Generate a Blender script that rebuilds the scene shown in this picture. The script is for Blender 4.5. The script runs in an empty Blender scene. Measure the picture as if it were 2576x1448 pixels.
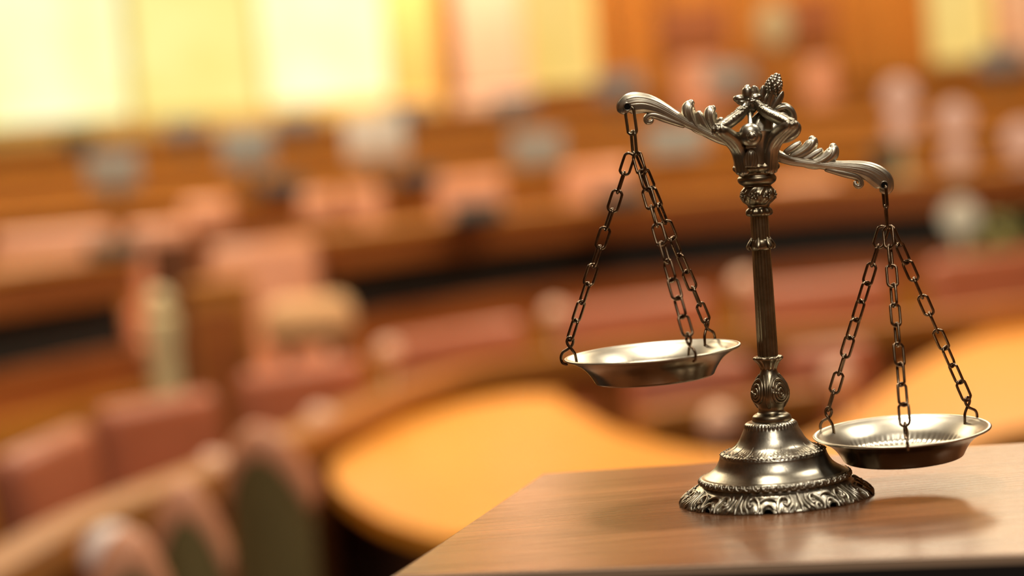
import bpy, bmesh, math, random
from mathutils import Vector, Matrix, Quaternion, noise
random.seed(7)
PI = math.pi
R = math.radians
C = bpy.context.scene.collection
sc = bpy.context.scene

# ------------------------------------------------------------------ camera
FPX = 5400.0                       # focal length in pixels of a 2576 px wide frame
PITCH, ROLL, CAMZ = 3.57, 4.8, 1.75
cam_d = bpy.data.cameras.new('camera')
cam_d.sensor_width = 23.6
cam_d.lens = FPX / 2576 * 23.6
cam_d.clip_start = 0.05
cam_d.clip_end = 100
cam = bpy.data.objects.new('camera', cam_d)
C.objects.link(cam)
cam_rot = Matrix.Rotation(R(90 - PITCH), 3, 'X') @ Matrix.Rotation(R(-ROLL), 3, 'Z')
cam.matrix_world = Matrix.Translation((0, 0, CAMZ)) @ cam_rot.to_4x4()
sc.camera = cam
cam_d.dof.use_dof = True
cam_d.dof.focus_distance = 1.625
cam_d.dof.aperture_fstop = cam_d.lens / 33.0

# ------------------------------------------------------------------ view, world, lights
sc.view_settings.view_transform = 'Standard'
sc.view_settings.look = 'None'
sc.view_settings.exposure = 0.0
sc.view_settings.gamma = 1.0
sc.view_settings.use_curve_mapping = False
sc.cycles.use_denoising = True
sc.cycles.max_bounces = 6
w = bpy.data.worlds.new('world')
sc.world = w
w.use_nodes = True
w.node_tree.nodes['Background'].inputs[0].default_value = (1.0, 0.8, 0.55, 1)
w.node_tree.nodes['Background'].inputs[1].default_value = 0.02


def area(name, loc, size, power, color, target=None, size_y=None, spread=180):
    l = bpy.data.lights.new(name, 'AREA')
    l.shape = 'RECTANGLE'
    l.size = size
    l.size_y = size_y or size
    l.energy = power
    l.color = color
    l.spread = R(spread)
    o = bpy.data.objects.new(name, l)
    C.objects.link(o)
    o.location = loc
    d = (Vector(target) if target else Vector((loc[0], loc[1], -10))) - Vector(loc)
    o.rotation_euler = d.to_track_quat('-Z', 'Y').to_euler()
    return o


WARM = (1.0, 0.84, 0.58)
area('ceiling_light_a', (-2.2, 7.5, 4.9), 2.2, 190, WARM, size_y=3.0)
area('ceiling_light_b', (2.2, 8.5, 4.9), 2.2, 190, WARM, size_y=3.0)
area('ceiling_light_c', (-3.0, 13.5, 4.9), 2.6, 280, WARM, size_y=3.0)
area('ceiling_light_d', (2.8, 13.5, 4.9), 2.6, 280, WARM, size_y=3.0)
area('desk_light_centre', (-0.05, 2.4, 4.7), 0.5, 105, (1.0, 0.91, 0.76), target=(0.2, 1.6, 1.5))
area('desk_light_right', (1.9, 2.3, 4.3), 0.6, 50, (1.0, 0.92, 0.78), target=(0.2, 1.6, 1.5))
area('dais_light', (0.35, -0.9, 4.7), 0.9, 66, (1.0, 0.93, 0.82), target=(0.2, 1.6, 1.5))
area('wall_fill_left', (-0.3, 18.9, 5.0), 2.2, 170, WARM, target=(-0.3, 20.0, 2.6), size_y=0.3)  # unseen fill added to brighten the pillar and yellow wall
area('wall_fill_right', (3.6, 18.9, 5.0), 3.0, 100, WARM, target=(3.6, 20.0, 2.6), size_y=0.3)  # second added fill, lifts the right part of the back wall


# ------------------------------------------------------------------ pixel to point
def ray(px, py):
    d = Vector(((px - 1288) / FPX, -(py - 724) / FPX, -1.0))
    return cam_rot @ d


CAM = Vector((0, 0, CAMZ))


def at_z(px, py, z):
    d = ray(px, py)
    return CAM + d * ((z - CAMZ) / d.z)


def at_y(px, py, y):
    d = ray(px, py)
    return CAM + d * (y / d.y)


# ------------------------------------------------------------------ mesh builder
def catmull(P, k):
    n = len(P)
    out = []
    for i in range(n - 1):
        p0, p1, p2, p3 = P[max(i - 1, 0)], P[i], P[i + 1], P[min(i + 2, n - 1)]
        for j in range(k):
            t = j / k
            out.append([0.5 * ((2 * b) + (-a + c) * t + (2 * a - 5 * b + 4 * c - d) * t * t + (-a + 3 * b - 3 * c + d) * t ** 3)
                        for a, b, c, d in zip(p0, p1, p2, p3)])
    out.append(list(P[-1]))
    return out


class MB:
    def __init__(s):
        s.v, s.f = [], []

    def grid(s, rows, closed=True, cap0=False, cap1=False, wrap=False):
        b = len(s.v)
        m = len(rows[0])
        for r in rows:
            s.v.extend(r)
        n = len(rows)
        for i in range(n if wrap else n - 1):
            i2 = (i + 1) % n
            for j in range(m if closed else m - 1):
                j2 = (j + 1) % m
                s.f.append((b + i * m + j, b + i * m + j2, b + i2 * m + j2, b + i2 * m + j))
        if cap0:
            s.f.append(tuple(b + j for j in range(m))[::-1])
        if cap1:
            s.f.append(tuple(b + (n - 1) * m + j for j in range(m)))
        return s

    def lathe(s, o, axis, prof, n=64, disp=None, cap0=True, cap1=True, scale=1.0):
        """prof: list of (height, radius); disp(theta, height) adds to the radius"""
        z = Vector(axis).normalized()
        x = Vector((1, 0, 0))
        x = (x - z * x.dot(z)).normalized()
        y = z.cross(x)
        rows = []
        for h, r in prof:
            row = []
            for j in range(n):
                a = 2 * PI * j / n
                rr = r + (disp(a, h) if disp else 0)
                row.append(o + (z * h + (x * math.cos(a) + y * math.sin(a)) * rr) * scale)
            rows.append(row)
        return s.grid(rows, True, cap0, cap1)

    def sweep(s, P, W, T=None, B=(0, 1, 0), m=14, k=6, ridge=None, cap=True, closed=False):
        """tube through the points P, half width W in the plane, half depth T along B"""
        T = T or W
        single = not isinstance(B, list)
        Q = []
        for i, p in enumerate(P):
            bb = Vector(B) if single else Vector(B[i])
            Q.append(list(p) + [W[i] if hasattr(W, '__len__') else W, T[i] if hasattr(T, '__len__') else T] + list(bb))
        if closed:
            Q = Q + [Q[0]]
        D = catmull(Q, k) if len(Q) > 1 else Q
        if closed:
            D = D[:-1]
        n = len(D)
        pts = [Vector(d[:3]) for d in D]
        rows = []

        def ring(c, nn, bb, w_, t_):
            r = []
            for j in range(m):
                a = 2 * PI * j / m
                q = 1 + (ridge[1] * math.cos(ridge[0] * a) if ridge else 0)
                r.append(c + nn * (math.cos(a) * w_ * q) + bb * (math.sin(a) * t_ * q))
            return r
        for i in range(n):
            a_, b_ = (pts[(i - 1) % n], pts[(i + 1) % n]) if closed else (pts[max(i - 1, 0)], pts[min(i + 1, n - 1)])
            t = (b_ - a_).normalized()
            bb = Vector(D[i][5:8])
            bb = (bb - t * bb.dot(t)).normalized()
            nn = bb.cross(t)
            w_, t_ = max(D[i][3], 1e-5), max(D[i][4], 1e-5)
            if cap and not closed and i == 0:
                for q in (80, 55, 28):
                    rows.append(ring(pts[0] - t * min(w_, t_) * math.sin(R(q)), nn, bb, w_ * math.cos(R(q)), t_ * math.cos(R(q))))
            rows.append(ring(pts[i], nn, bb, w_, t_))
            if cap and not closed and i == n - 1:
                for q in (28, 55, 80):
                    rows.append(ring(pts[-1] + t * min(w_, t_) * math.sin(R(q)), nn, bb, w_ * math.cos(R(q)), t_ * math.cos(R(q))))
        return s.grid(rows, True, not closed, not closed, wrap=closed)

    def ball(s, c, rx, ry=None, rz=None, rot=None, nu=16, nv=10):
        ry = ry or rx
        rz = rz or rx
        rows = []
        for i in range(nv + 1):
            p = PI * (i + 0.02) / (nv + 0.04)
            row = []
            for j in range(nu):
                a = 2 * PI * j / nu
                d = Vector((math.sin(p) * math.cos(a) * rx, math.sin(p) * math.sin(a) * ry, -math.cos(p) * rz))
                if rot:
                    d = rot @ d
                row.append(Vector(c) + d)
            rows.append(row)
        return s.grid(rows, True, True, True)

    def rbox(s, c, size, bev=0.01, seg=3, rot=None):
        bm = bmesh.new()
        bmesh.ops.create_cube(bm, size=1.0)
        for v in bm.verts:
            v.co = Vector((v.co.x * size[0], v.co.y * size[1], v.co.z * size[2]))
        if bev:
            bmesh.ops.bevel(bm, geom=list(bm.edges), offset=min(bev, min(size) * 0.49), segments=seg, profile=0.5, affect='EDGES')
        b = len(s.v)
        bm.verts.index_update()
        for v in bm.verts:
            co = v.co.copy()
            if rot:
                co = rot @ co
            s.v.append(Vector(c) + co)
        for f in bm.faces:
            s.f.append(tuple(b + v.index for v in f.verts))
        bm.free()
        return s

    def prism(s, poly, z0, z1):
        b = len(s.v)
        n = len(poly)
        for z in (z0, z1):
            for p in poly:
                s.v.append(Vector((p[0], p[1], z)))
        for i in range(n):
            j = (i + 1) % n
            s.f.append((b + i, b + j, b + n + j, b + n + i))
        s.f.append(tuple(b + n + i for i in range(n)))
        s.f.append(tuple(b + i for i in range(n))[::-1])
        return s

    def strip(s, pts, t0, t1, z0, z1):
        """band along a plan line: from offset t0 to t1 (positive away from the room centre)"""
        rows = []
        n = len(pts)
        for i, p in enumerate(pts):
            a, b = pts[max(i - 1, 0)], pts[min(i + 1, n - 1)]
            d = Vector((b[0] - a[0], b[1] - a[1], 0)).normalized()
            nn = Vector((-d.y, d.x, 0))
            q = Vector((p[0], p[1], 0))
            rows.append([q + nn * t0 + Vector((0, 0, z0)), q + nn * t1 + Vector((0, 0, z0)),
                         q + nn * t1 + Vector((0, 0, z1)), q + nn * t0 + Vector((0, 0, z1))])
        return s.grid(rows, True, True, True)

    def build(s, name, mat, parent=None, smooth=True, angle=40):
        me = bpy.data.meshes.new(name)
        off = Vector((0, 0, 0))
        p = parent
        while p is not None:
            off += p.location
            p = p.parent
        me.from_pydata([tuple(Vector(v) - off) for v in s.v], [], s.f)
        me.update()
        bm = bmesh.new()
        bm.from_mesh(me)
        bmesh.ops.recalc_face_normals(bm, faces=bm.faces)
        bm.to_mesh(me)
        bm.free()
        if smooth:
            me.shade_smooth()
            me.set_sharp_from_angle(angle=R(angle))
        me.materials.append(mat)
        o = bpy.data.objects.new(name, me)
        C.objects.link(o)
        if parent is not None:
            o.parent = parent
        return o


def empty(name, loc=(0, 0, 0), parent=None):
    o = bpy.data.objects.new(name, None)
    o.empty_display_size = 0.05
    o.location = loc
    C.objects.link(o)
    if parent is not None:
        o.parent = parent
        o.location = (0, 0, 0)
    return o


def tag(o, label=None, cat=None, group=None, kind=None):
    if label:
        o['label'] = label
    if cat:
        o['category'] = cat
    if group:
        o['group'] = group
    if kind:
        o['kind'] = kind
    return o


def copy_tree(o, parent=None):
    c = o.copy()
    C.objects.link(c)
    if parent is not None:
        c.parent = parent
    for ch in list(o.children):
        copy_tree(ch, c)
    return c


# ------------------------------------------------------------------ materials
def mat(name, color, rough=0.5, metal=0.0, spec=0.5, noise_amt=0.0, noise_scale=8.0, color2=None, stretch=(1, 1, 1),
        bump=0.0, bump_scale=200.0, emit=0.0, coat=0.0, rot=0.0, rough_var=0.0):
    m = bpy.data.materials.new(name)
    m.use_nodes = True
    nt = m.node_tree
    b = nt.nodes['Principled BSDF']
    b.inputs['Base Color'].default_value = (*color, 1)
    b.inputs['Roughness'].default_value = rough
    b.inputs['Metallic'].default_value = metal
    b.inputs['Specular IOR Level'].default_value = spec
    b.inputs['Coat Weight'].default_value = coat
    b.inputs['Coat Roughness'].default_value = 0.12
    tc = nt.nodes.new('ShaderNodeTexCoord')
    mp = nt.nodes.new('ShaderNodeMapping')
    mp.inputs['Scale'].default_value = stretch
    mp.inputs['Rotation'].default_value = (0, 0, rot)
    nt.links.new(tc.outputs['Object'], mp.inputs['Vector'])
    if color2:
        nz = nt.nodes.new('ShaderNodeTexNoise')
        nz.inputs['Scale'].default_value = noise_scale
        nz.inputs['Detail'].default_value = 6
        nz.inputs['Roughness'].default_value = 0.6
        nt.links.new(mp.outputs['Vector'], nz.inputs['Vector'])
        cr = nt.nodes.new('ShaderNodeValToRGB')
        cr.color_ramp.elements[0].position = 0.35
        cr.color_ramp.elements[0].color = (*color, 1)
        cr.color_ramp.elements[1].position = 0.65
        cr.color_ramp.elements[1].color = (*color2, 1)
        nt.links.new(nz.outputs['Fac'], cr.inputs['Fac'])
        nt.links.new(cr.outputs['Color'], b.inputs['Base Color'])
        if rough_var:
            mr = nt.nodes.new('ShaderNodeMapRange')
            mr.inputs['To Min'].default_value = rough - rough_var
            mr.inputs['To Max'].default_value = rough + rough_var
            nt.links.new(nz.outputs['Fac'], mr.inputs['Value'])
            nt.links.new(mr.outputs['Result'], b.inputs['Roughness'])
        if emit:
            nt.links.new(cr.outputs['Color'], b.inputs['Emission Color'])
    if bump:
        nb = nt.nodes.new('ShaderNodeTexNoise')
        nb.inputs['Scale'].default_value = bump_scale
        nb.inputs['Detail'].default_value = 3
        nt.links.new(mp.outputs['Vector'], nb.inputs['Vector'])
        bp = nt.nodes.new('ShaderNodeBump')
        bp.inputs['Strength'].default_value = bump
        bp.inputs['Distance'].default_value = 0.001
        nt.links.new(nb.outputs['Fac'], bp.inputs['Height'])
        nt.links.new(bp.outputs['Normal'], b.inputs['Normal'])
    if emit:
        b.inputs['Emission Strength'].default_value = emit
        if not color2:
            b.inputs['Emission Color'].default_value = (*color, 1)
    return m


M = {}
M['pewter'] = mat('aged_pewter', (0.32, 0.285, 0.215), 0.32, 1.0, color2=(0.50, 0.46, 0.37), noise_scale=45, rough_var=0.06, bump=0.05, bump_scale=500)
M['pewter_light'] = mat('bright_pewter', (0.50, 0.445, 0.34), 0.36, 1.0, color2=(0.70, 0.64, 0.51), noise_scale=45, rough_var=0.06, bump=0.04)  # paler pewter tone for the beam arms
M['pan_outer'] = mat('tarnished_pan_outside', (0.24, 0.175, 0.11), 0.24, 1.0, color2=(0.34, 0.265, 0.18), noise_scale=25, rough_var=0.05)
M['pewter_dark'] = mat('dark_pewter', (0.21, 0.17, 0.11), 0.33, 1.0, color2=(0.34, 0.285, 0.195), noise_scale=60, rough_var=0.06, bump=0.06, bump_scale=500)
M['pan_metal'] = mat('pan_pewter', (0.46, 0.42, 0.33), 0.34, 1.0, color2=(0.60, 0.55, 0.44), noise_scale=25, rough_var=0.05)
M['chain_metal'] = mat('chain_bronze', (0.13, 0.08, 0.045), 0.27, 1.0, color2=(0.22, 0.155, 0.10), noise_scale=120)
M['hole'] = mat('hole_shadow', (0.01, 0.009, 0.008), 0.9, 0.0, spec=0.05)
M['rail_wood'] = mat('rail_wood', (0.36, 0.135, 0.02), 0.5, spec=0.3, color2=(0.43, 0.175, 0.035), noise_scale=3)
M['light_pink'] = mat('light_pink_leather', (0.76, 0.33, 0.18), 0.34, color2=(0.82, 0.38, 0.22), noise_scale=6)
M['lilac'] = mat('lilac_highlight', (0.88, 0.74, 0.72), 0.35, color2=(0.9, 0.78, 0.76), noise_scale=6)  # whitish highlight tone, put into the larger balls on stems
M['ground'] = mat('dark_floor', (0.012, 0.011, 0.013), 0.8, color2=(0.02, 0.016, 0.015), noise_scale=3)
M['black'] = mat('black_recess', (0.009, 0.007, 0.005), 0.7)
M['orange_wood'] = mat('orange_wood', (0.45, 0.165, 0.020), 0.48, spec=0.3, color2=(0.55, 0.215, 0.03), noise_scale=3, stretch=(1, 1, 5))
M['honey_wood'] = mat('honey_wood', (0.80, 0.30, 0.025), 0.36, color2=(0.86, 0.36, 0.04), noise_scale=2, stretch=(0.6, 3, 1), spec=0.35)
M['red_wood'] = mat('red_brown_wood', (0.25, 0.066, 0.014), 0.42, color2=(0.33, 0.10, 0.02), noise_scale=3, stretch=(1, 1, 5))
M['dark_wood'] = mat('dark_wood', (0.10, 0.034, 0.012), 0.5, color2=(0.14, 0.05, 0.02), noise_scale=4, stretch=(1, 1, 5))
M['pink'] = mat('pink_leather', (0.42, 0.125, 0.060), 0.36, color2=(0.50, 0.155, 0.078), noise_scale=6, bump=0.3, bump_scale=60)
M['pink_highlight'] = mat('pink_highlight', (0.85, 0.52, 0.38), 0.35, color2=(0.88, 0.58, 0.44), noise_scale=5)  # highlight tone put into the balls by the rail
M['olive'] = mat('olive_fabric', (0.13, 0.095, 0.028), 0.8, color2=(0.16, 0.115, 0.035), noise_scale=20)
M['plastic_dark'] = mat('teal_plastic', (0.025, 0.05, 0.05), 0.4)
M['grey_blue'] = mat('grey_blue_plastic', (0.20, 0.225, 0.25), 0.4)
M['cream'] = mat('cream_metal', (0.75, 0.62, 0.36), 0.4)
M['yellow_wall'] = mat('yellow_plaster', (0.90, 0.60, 0.20), 0.8, color2=(0.92, 0.64, 0.24), noise_scale=1)
M['rose_stone'] = mat('rose_marble', (0.88, 0.58, 0.42), 0.5, color2=(0.9, 0.63, 0.47), noise_scale=2)
M['chrome'] = mat('pale_metal', (0.85, 0.78, 0.70), 0.3, 0.6)


# desk wood: fine grain along the desk, satin lacquer
def desk_wood():
    m = bpy.data.materials.new('walnut_laminate')
    m.use_nodes = True
    nt = m.node_tree
    b = nt.nodes['Principled BSDF']
    tc = nt.nodes.new('ShaderNodeTexCoord')
    mp = nt.nodes.new('ShaderNodeMapping')
    mp.inputs['Scale'].default_value = (3.0, 90, 90)
    nt.links.new(tc.outputs['Object'], mp.inputs['Vector'])
    n1 = nt.nodes.new('ShaderNodeTexNoise')
    n1.inputs['Scale'].default_value = 2.2
    n1.inputs['Detail'].default_value = 8
    n1.inputs['Roughness'].default_value = 0.7
    nt.links.new(mp.outputs['Vector'], n1.inputs['Vector'])
    mp2 = nt.nodes.new('ShaderNodeMapping')
    mp2.inputs['Scale'].default_value = (1.2, 9, 9)
    nt.links.new(tc.outputs['Object'], mp2.inputs['Vector'])
    n2 = nt.nodes.new('ShaderNodeTexNoise')
    n2.inputs['Scale'].default_value = 2.0
    n2.inputs['Detail'].default_value = 4
    nt.links.new(mp2.outputs['Vector'], n2.inputs['Vector'])
    cr = nt.nodes.new('ShaderNodeValToRGB')
    cr.color_ramp.elements[0].position = 0.32
    cr.color_ramp.elements[0].color = (0.115, 0.046, 0.021, 1)
    cr.color_ramp.elements[1].position = 0.68
    cr.color_ramp.elements[1].color = (0.30, 0.140, 0.068, 1)
    nt.links.new(n1.outputs['Fac'], cr.inputs['Fac'])
    cr2 = nt.nodes.new('ShaderNodeValToRGB')
    cr2.color_ramp.elements[0].position = 0.3
    cr2.color_ramp.elements[0].color = (0.75, 0.75, 0.75, 1)
    cr2.color_ramp.elements[1].position = 0.7
    cr2.color_ramp.elements[1].color = (1.15, 1.12, 1.05, 1)
    nt.links.new(n2.outputs['Fac'], cr2.inputs['Fac'])
    mx = nt.nodes.new('ShaderNodeMix')
    mx.data_type = 'RGBA'
    mx.blend_type = 'MULTIPLY'
    mx.inputs[0].default_value = 1.0
    nt.links.new(cr.outputs['Color'], mx.inputs[6])
    nt.links.new(cr2.outputs['Color'], mx.inputs[7])
    nt.links.new(mx.outputs[2], b.inputs['Base Color'])
    b.inputs['Roughness'].default_value = 0.22
    b.inputs['Specular IOR Level'].default_value = 0.2
    bp = nt.nodes.new('ShaderNodeBump')
    bp.inputs['Strength'].default_value = 0.25
    bp.inputs['Distance'].default_value = 0.0006
    nt.links.new(n1.outputs['Fac'], bp.inputs['Height'])
    nt.links.new(bp.outputs['Normal'], b.inputs['Normal'])
    return m


M['desk'] = desk_wood()
M['desk_edge'] = mat('pale_desk_edge', (0.48, 0.33, 0.22), 0.4)
M['desk_front'] = mat('dark_desk_front', (0.018, 0.015, 0.014), 0.5)


def emitter(name, color, strength, color2=None, scale=1.0):
    m = mat(name, color, 0.6, emit=strength, color2=color2, noise_scale=scale)
    b = m.node_tree.nodes['Principled BSDF']
    for l in list(b.inputs['Base Color'].links):
        m.node_tree.links.remove(l)
    b.inputs['Base Color'].default_value = (color[0] * 0.1, color[1] * 0.1, color[2] * 0.1, 1)
    return m


# ------------------------------------------------------------------ desk
DZ = CAMZ - 0.2757                # height of the desk top
B0 = at_z(1953, 1251, DZ)         # centre of the scale's foot on the desk
Y0 = B0.y
K = (cam_rot.inverted() @ (B0 - CAM)).z / -FPX     # metres per photograph pixel at the scale
P_bl = at_z(1365, 1190, DZ)
P_fl = at_z(985, 1448, DZ)
dl = (P_fl - P_bl)
fl_ = at_z(985, 1448, DZ)
fr_ = at_z(2576, 1391, DZ)
br_ = at_z(2576, 1113, DZ)
desk_front_dir = (fr_ - fl_).normalized()
desk_back_dir = (br_ - P_bl).normalized()
print('desk', P_bl, fl_, fr_, br_, 'K', 1 / K, 'B0', B0)
P_br = P_bl + desk_back_dir * 1.25
P_fr = fl_ + desk_front_dir * 1.35
DAIS = 0.55
desk = empty('desk', (P_bl.x + 0.6, P_bl.y - 0.2, DAIS))
tag(desk, 'brown wood grained desk carrying the metal balance scale', 'desk')
mb = MB()
mb.prism([P_bl, P_br, P_fr, fl_], DZ - 0.030, DZ)
top = mb.build('desk_top', M['desk'], desk, smooth=False)
bv = top.modifiers.new('bevel', 'BEVEL')
bv.width = 0.0016
bv.segments = 2
cx_ = sum((p.x for p in (P_bl, P_br, P_fr, fl_))) / 4
cy_ = sum((p.y for p in (P_bl, P_br, P_fr, fl_))) / 4
inset = [Vector((cx_ + (p.x - cx_) * 0.992, cy_ + (p.y - cy_) * 0.992, 0)) for p in (P_bl, P_br, P_fr, fl_)]


def wall_between(a, b, z0, z1, t):
    d = (b - a).normalized()
    n = Vector((-d.y, d.x, 0)) * t / 2
    return [a + n, b + n, b - n, a - n]


mb = MB()
mb.prism(wall_between(inset[3], inset[2], 0, 0, 0.02), DAIS, DZ - 0.030)
mb.build('front_panel', M['desk_front'], desk, smooth=False)
for a, b in ((inset[0], inset[3]), (inset[1], inset[2])):
    d = (b - a).normalized()
    mb = MB()
    mb.prism(wall_between(a + d * 0.02, b - d * 0.03, 0, 0, 0.02), DAIS, DZ - 0.030)
    mb.build('side_panel', M['desk_front'], desk, smooth=False)
# solid edge band at the front, paler than the desk top
mb = MB()
n_ = Vector((desk_front_dir.y, -desk_front_dir.x, 0))
mb.prism([fl_ + n_ * 0.0003, P_fr + n_ * 0.0003, P_fr + n_ * 0.0022, fl_ + n_ * 0.0022], DZ - 0.0062, DZ - 0.0004)
mb.build('edge_band', M['desk_edge'], desk, smooth=False)
mb = MB()
mb.prism([fl_ + n_ * 0.0003, P_fr + n_ * 0.0003, P_fr + n_ * 0.0018, fl_ + n_ * 0.0018], DZ - 0.040, DZ - 0.0062)
mb.build('front_lipping', M['desk_front'], desk, smooth=False)

# ------------------------------------------------------------------ the balance scale
scale_root = empty('balance_scale', (B0.x, B0.y, DZ))
tag(scale_root, 'ornate antique pewter balance scale with two chained pans standing on the brown desk', 'scale')


def S(px, py, dy=0.0):
    return at_y(px, py, Y0 + dy * K)


# --- foot
HOLE0 = R(-102)
def foot_disp(a, h):
    d = 0.0
    if h < 40:                                   # pierced acanthus skirt
        q = (40 - h) / 40
        d += 6.0 * abs(math.sin(4.5 * (a - HOLE0))) ** 0.6 * q * q - 4.0 * q
        d += 1.3 * math.sin(36 * (a - HOLE0) + h * 0.1) * min(1, (40 - h) / 10)
    if 47 < h < 63:                              # rope ring
        d += 1.7 * math.cos((h - 55) / 8 * PI / 2) * math.sin(64 * a + (h - 55) * 0.28)
    if 112 < h < 134:                            # lace of leaves
        e = math.cos((h - 122) / 11 * PI / 2)
        d += 1.5 * e * (math.sin(57 * a + h * 0.6) * math.sin(23 * a - h * 0.9) + 0.5 * math.sin(91 * a + h * 1.1))
    if 178 < h < 194:
        d += 1.0 * math.cos((h - 186) / 8 * PI / 2) * math.sin(46 * a)
    return d


prof = [(2, 234), (0, 238), (2, 240), (7, 238), (12, 232), (18, 224), (24, 214), (30, 205), (36, 198), (40, 190), (44, 185), (47, 184),
        (50, 188), (54, 190), (58, 188), (62, 184), (64, 177), (68, 170), (74, 160), (82, 150), (91, 143), (100, 138), (107, 135), (111, 134),
        (115, 132), (118, 130.5), (121, 126), (124, 119), (127, 111), (131, 102), (136, 94), (144, 87), (153, 81), (164, 75.5), (175, 70), (181, 67.5),
        (186, 66), (190, 64), (194, 59), (196, 52), (197, 40), (197, 5)]
fine = catmull([list(p) for p in prof], 3)
n = 384
rows = []
ARCH = [((-102 + 40 * q + 180) % 360 - 180, 2.9, 13) for q in range(9)]
for h, r in fine:
    row = []
    for j in range(n):
        a = 2 * PI * j / n
        hh = h
        rr = r + foot_disp(a, h)
        ad = (math.degrees(a) + 180) % 360 - 180
        for c0, wd, up in ARCH:
            dd = ((ad - c0 + 180) % 360 - 180) / wd
            if abs(dd) < 1 and h < 22:
                hh = max(hh, up * math.sqrt(1 - dd * dd))
        row.append(Vector((B0.x, B0.y, DZ)) + Vector((math.cos(a) * rr, math.sin(a) * rr, hh)) * K)
    rows.append(row)
foot_mb = MB()
foot_mb.grid(rows, True, False, True)


# scrolls cast on the skirt
def skirt(a, h, out=0.0):
    hs = [p[0] for p in prof]
    r = None
    for (h0, r0), (h1, r1) in zip(prof[1:], prof[2:]):
        if h0 <= h <= h1:
            r = r0 + (r1 - r0) * (h - h0) / max(h1 - h0, 1e-6)
            break
    if r is None:
        r = prof[1][1] if h < 1 else 60
    r += 2.0
    nrm = Vector((math.cos(a), math.sin(a), 0.75)).normalized()
    p = Vector((B0.x, B0.y, DZ)) + Vector((math.cos(a) * r, math.sin(a) * r, h)) * K + nrm * out * K
    return p, nrm


def skirt_curve(mb, a0, pts, wd, taper=0.4):
    """raised cord on the skirt; pts are (sideways px, height px)"""
    P, W, Bn = [], [], []
    for i, (dx, h) in enumerate(pts):
        p, nn = skirt(a0 + dx / 218, max(1.5, min(42, h)), 1.0)
        t = i / (len(pts) - 1)
        P.append(p)
        W.append(wd * (1 - taper * abs(2 * t - 1)) * K)
        Bn.append(nn)
    mb.sweep(P, W, W, Bn, m=10, k=4)


for i in range(9):
    a0 = HOLE0 + 2 * PI * i / 9
    skirt_curve(foot_mb, a0, [(-13, 2), (-14, 10), (-8, 18), (0, 20), (8, 18), (14, 10), (13, 2)], 4.2)
    skirt_curve(foot_mb, a0, [(-26, 20), (-19, 28), (-8, 32), (4, 33), (16, 29), (22, 22)], 4.4, 0.6)
    for s_ in (-1, 1):
        # big C scroll with a curled eye
        skirt_curve(foot_mb, a0, [(s_ * dx, h) for dx, h in ((24, 3), (21, 12), (24, 24), (34, 33), (46, 31), (50, 23), (44, 17), (38, 21))], 5.2, 0.35)
        p, nn = skirt(a0 + s_ * 41 / 218, 22, 2.5)
        foot_mb.ball(p, 4.6 * K, nu=10, nv=8)
        skirt_curve(foot_mb, a0, [(s_ * dx, h) for dx, h in ((33, 2), (31, 9), (35, 15))], 4.0, 0.5)
        skirt_curve(foot_mb, a0, [(s_ * dx, h) for dx, h in ((45, 2), (47, 9), (55, 16), (59, 27), (55, 37))], 4.4, 0.6)
        skirt_curve(foot_mb, a0, [(s_ * dx, h) for dx, h in ((56, 2), (60, 8), (66, 18), (67, 30))], 4.2, 0.6)
    skirt_curve(foot_mb, a0, [(77.5, 2), (77, 14), (77.5, 28), (77.5, 39)], 5.4, 0.5)
# leaf sprays cast above the step
for i in range(16):
    a0 = 2 * PI * (i + 0.3) / 16
    for s_ in (-1, 0, 1):
        P, W, Bn = [], [], []
        for q in range(5):
            t = q / 4
            p, nn = skirt(a0 + s_ * 0.05 * t, 120 + (8 + 14 * (s_ == 0)) * t, -1.0)
            P.append(p)
            W.append((1.8 - 1.3 * t) * K)
            Bn.append(nn)
        foot_mb.sweep(P, W, W, Bn, m=6, k=2)
    for q in range(5):
        p, nn = skirt(a0 + 0.04 + q * 0.07, 119 + (q % 2) * 5, -0.8)
        foot_mb.ball(p, (2.6 + (q % 3) * 0.7) * K, 3.0 * K, 2.4 * K, nu=8, nv=6)
# egg and dart row under the rope ring
for i in range(52):
    a0 = 2 * PI * i / 52
    P, W, Bn = [], [], []
    for dx, h in ((-9, 60), (-6, 53), (1, 50), (7, 54), (7, 60)):
        p, nn = skirt(a0 + dx / 190, h, -0.8)
        P.append(p)
        W.append(2.4 * K)
        Bn.append(nn)
    foot_mb.sweep(P, W, W, Bn, m=8, k=3)
    p, nn = skirt(a0, 57, -1.0)
    foot_mb.ball(p, 3.0 * K, nu=8, nv=6)
foot_mb.build('foot', M['pewter'], scale_root, angle=60)

# --- column, its axis leaning very slightly as in the photograph
A0, A1 = S(1941, 1045), S(1904, 448)
AX = (A1 - A0).normalized()
ax_len = (A1 - A0).length
pxlen = ax_len / K                         # about 598 px


def hy(yfull):
    return (1045 - yfull) / (1045 - 448) * pxlen


def on_axis(y, r=0, az=0.0, out=0):
    x = Vector((1, 0, 0))
    x = (x - AX * x.dot(AX)).normalized()
    yy = AX.cross(x)
    return A0 + AX * hy(y) * K + (x * math.cos(az) + yy * math.sin(az)) * (r + out) * K


def axis_dir(az):
    x = Vector((1, 0, 0))
    x = (x - AX * x.dot(AX)).normalized()
    return x * math.cos(az) + AX.cross(x) * math.sin(az)


vase_p = [(1064, 40), (1062, 46), (1057, 49.5), (1050, 49.5), (1044, 47), (1040, 42), (1036, 35), (1030, 32), (1022, 33), (1014, 37), (1003, 42.5), (992, 45.5),
          (982, 45), (968, 41), (955, 34), (944, 27), (934, 22), (926, 20), (918, 23), (910, 28), (905, 33), (901, 36.5), (897, 36.5), (894, 32), (893, 22)]


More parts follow.
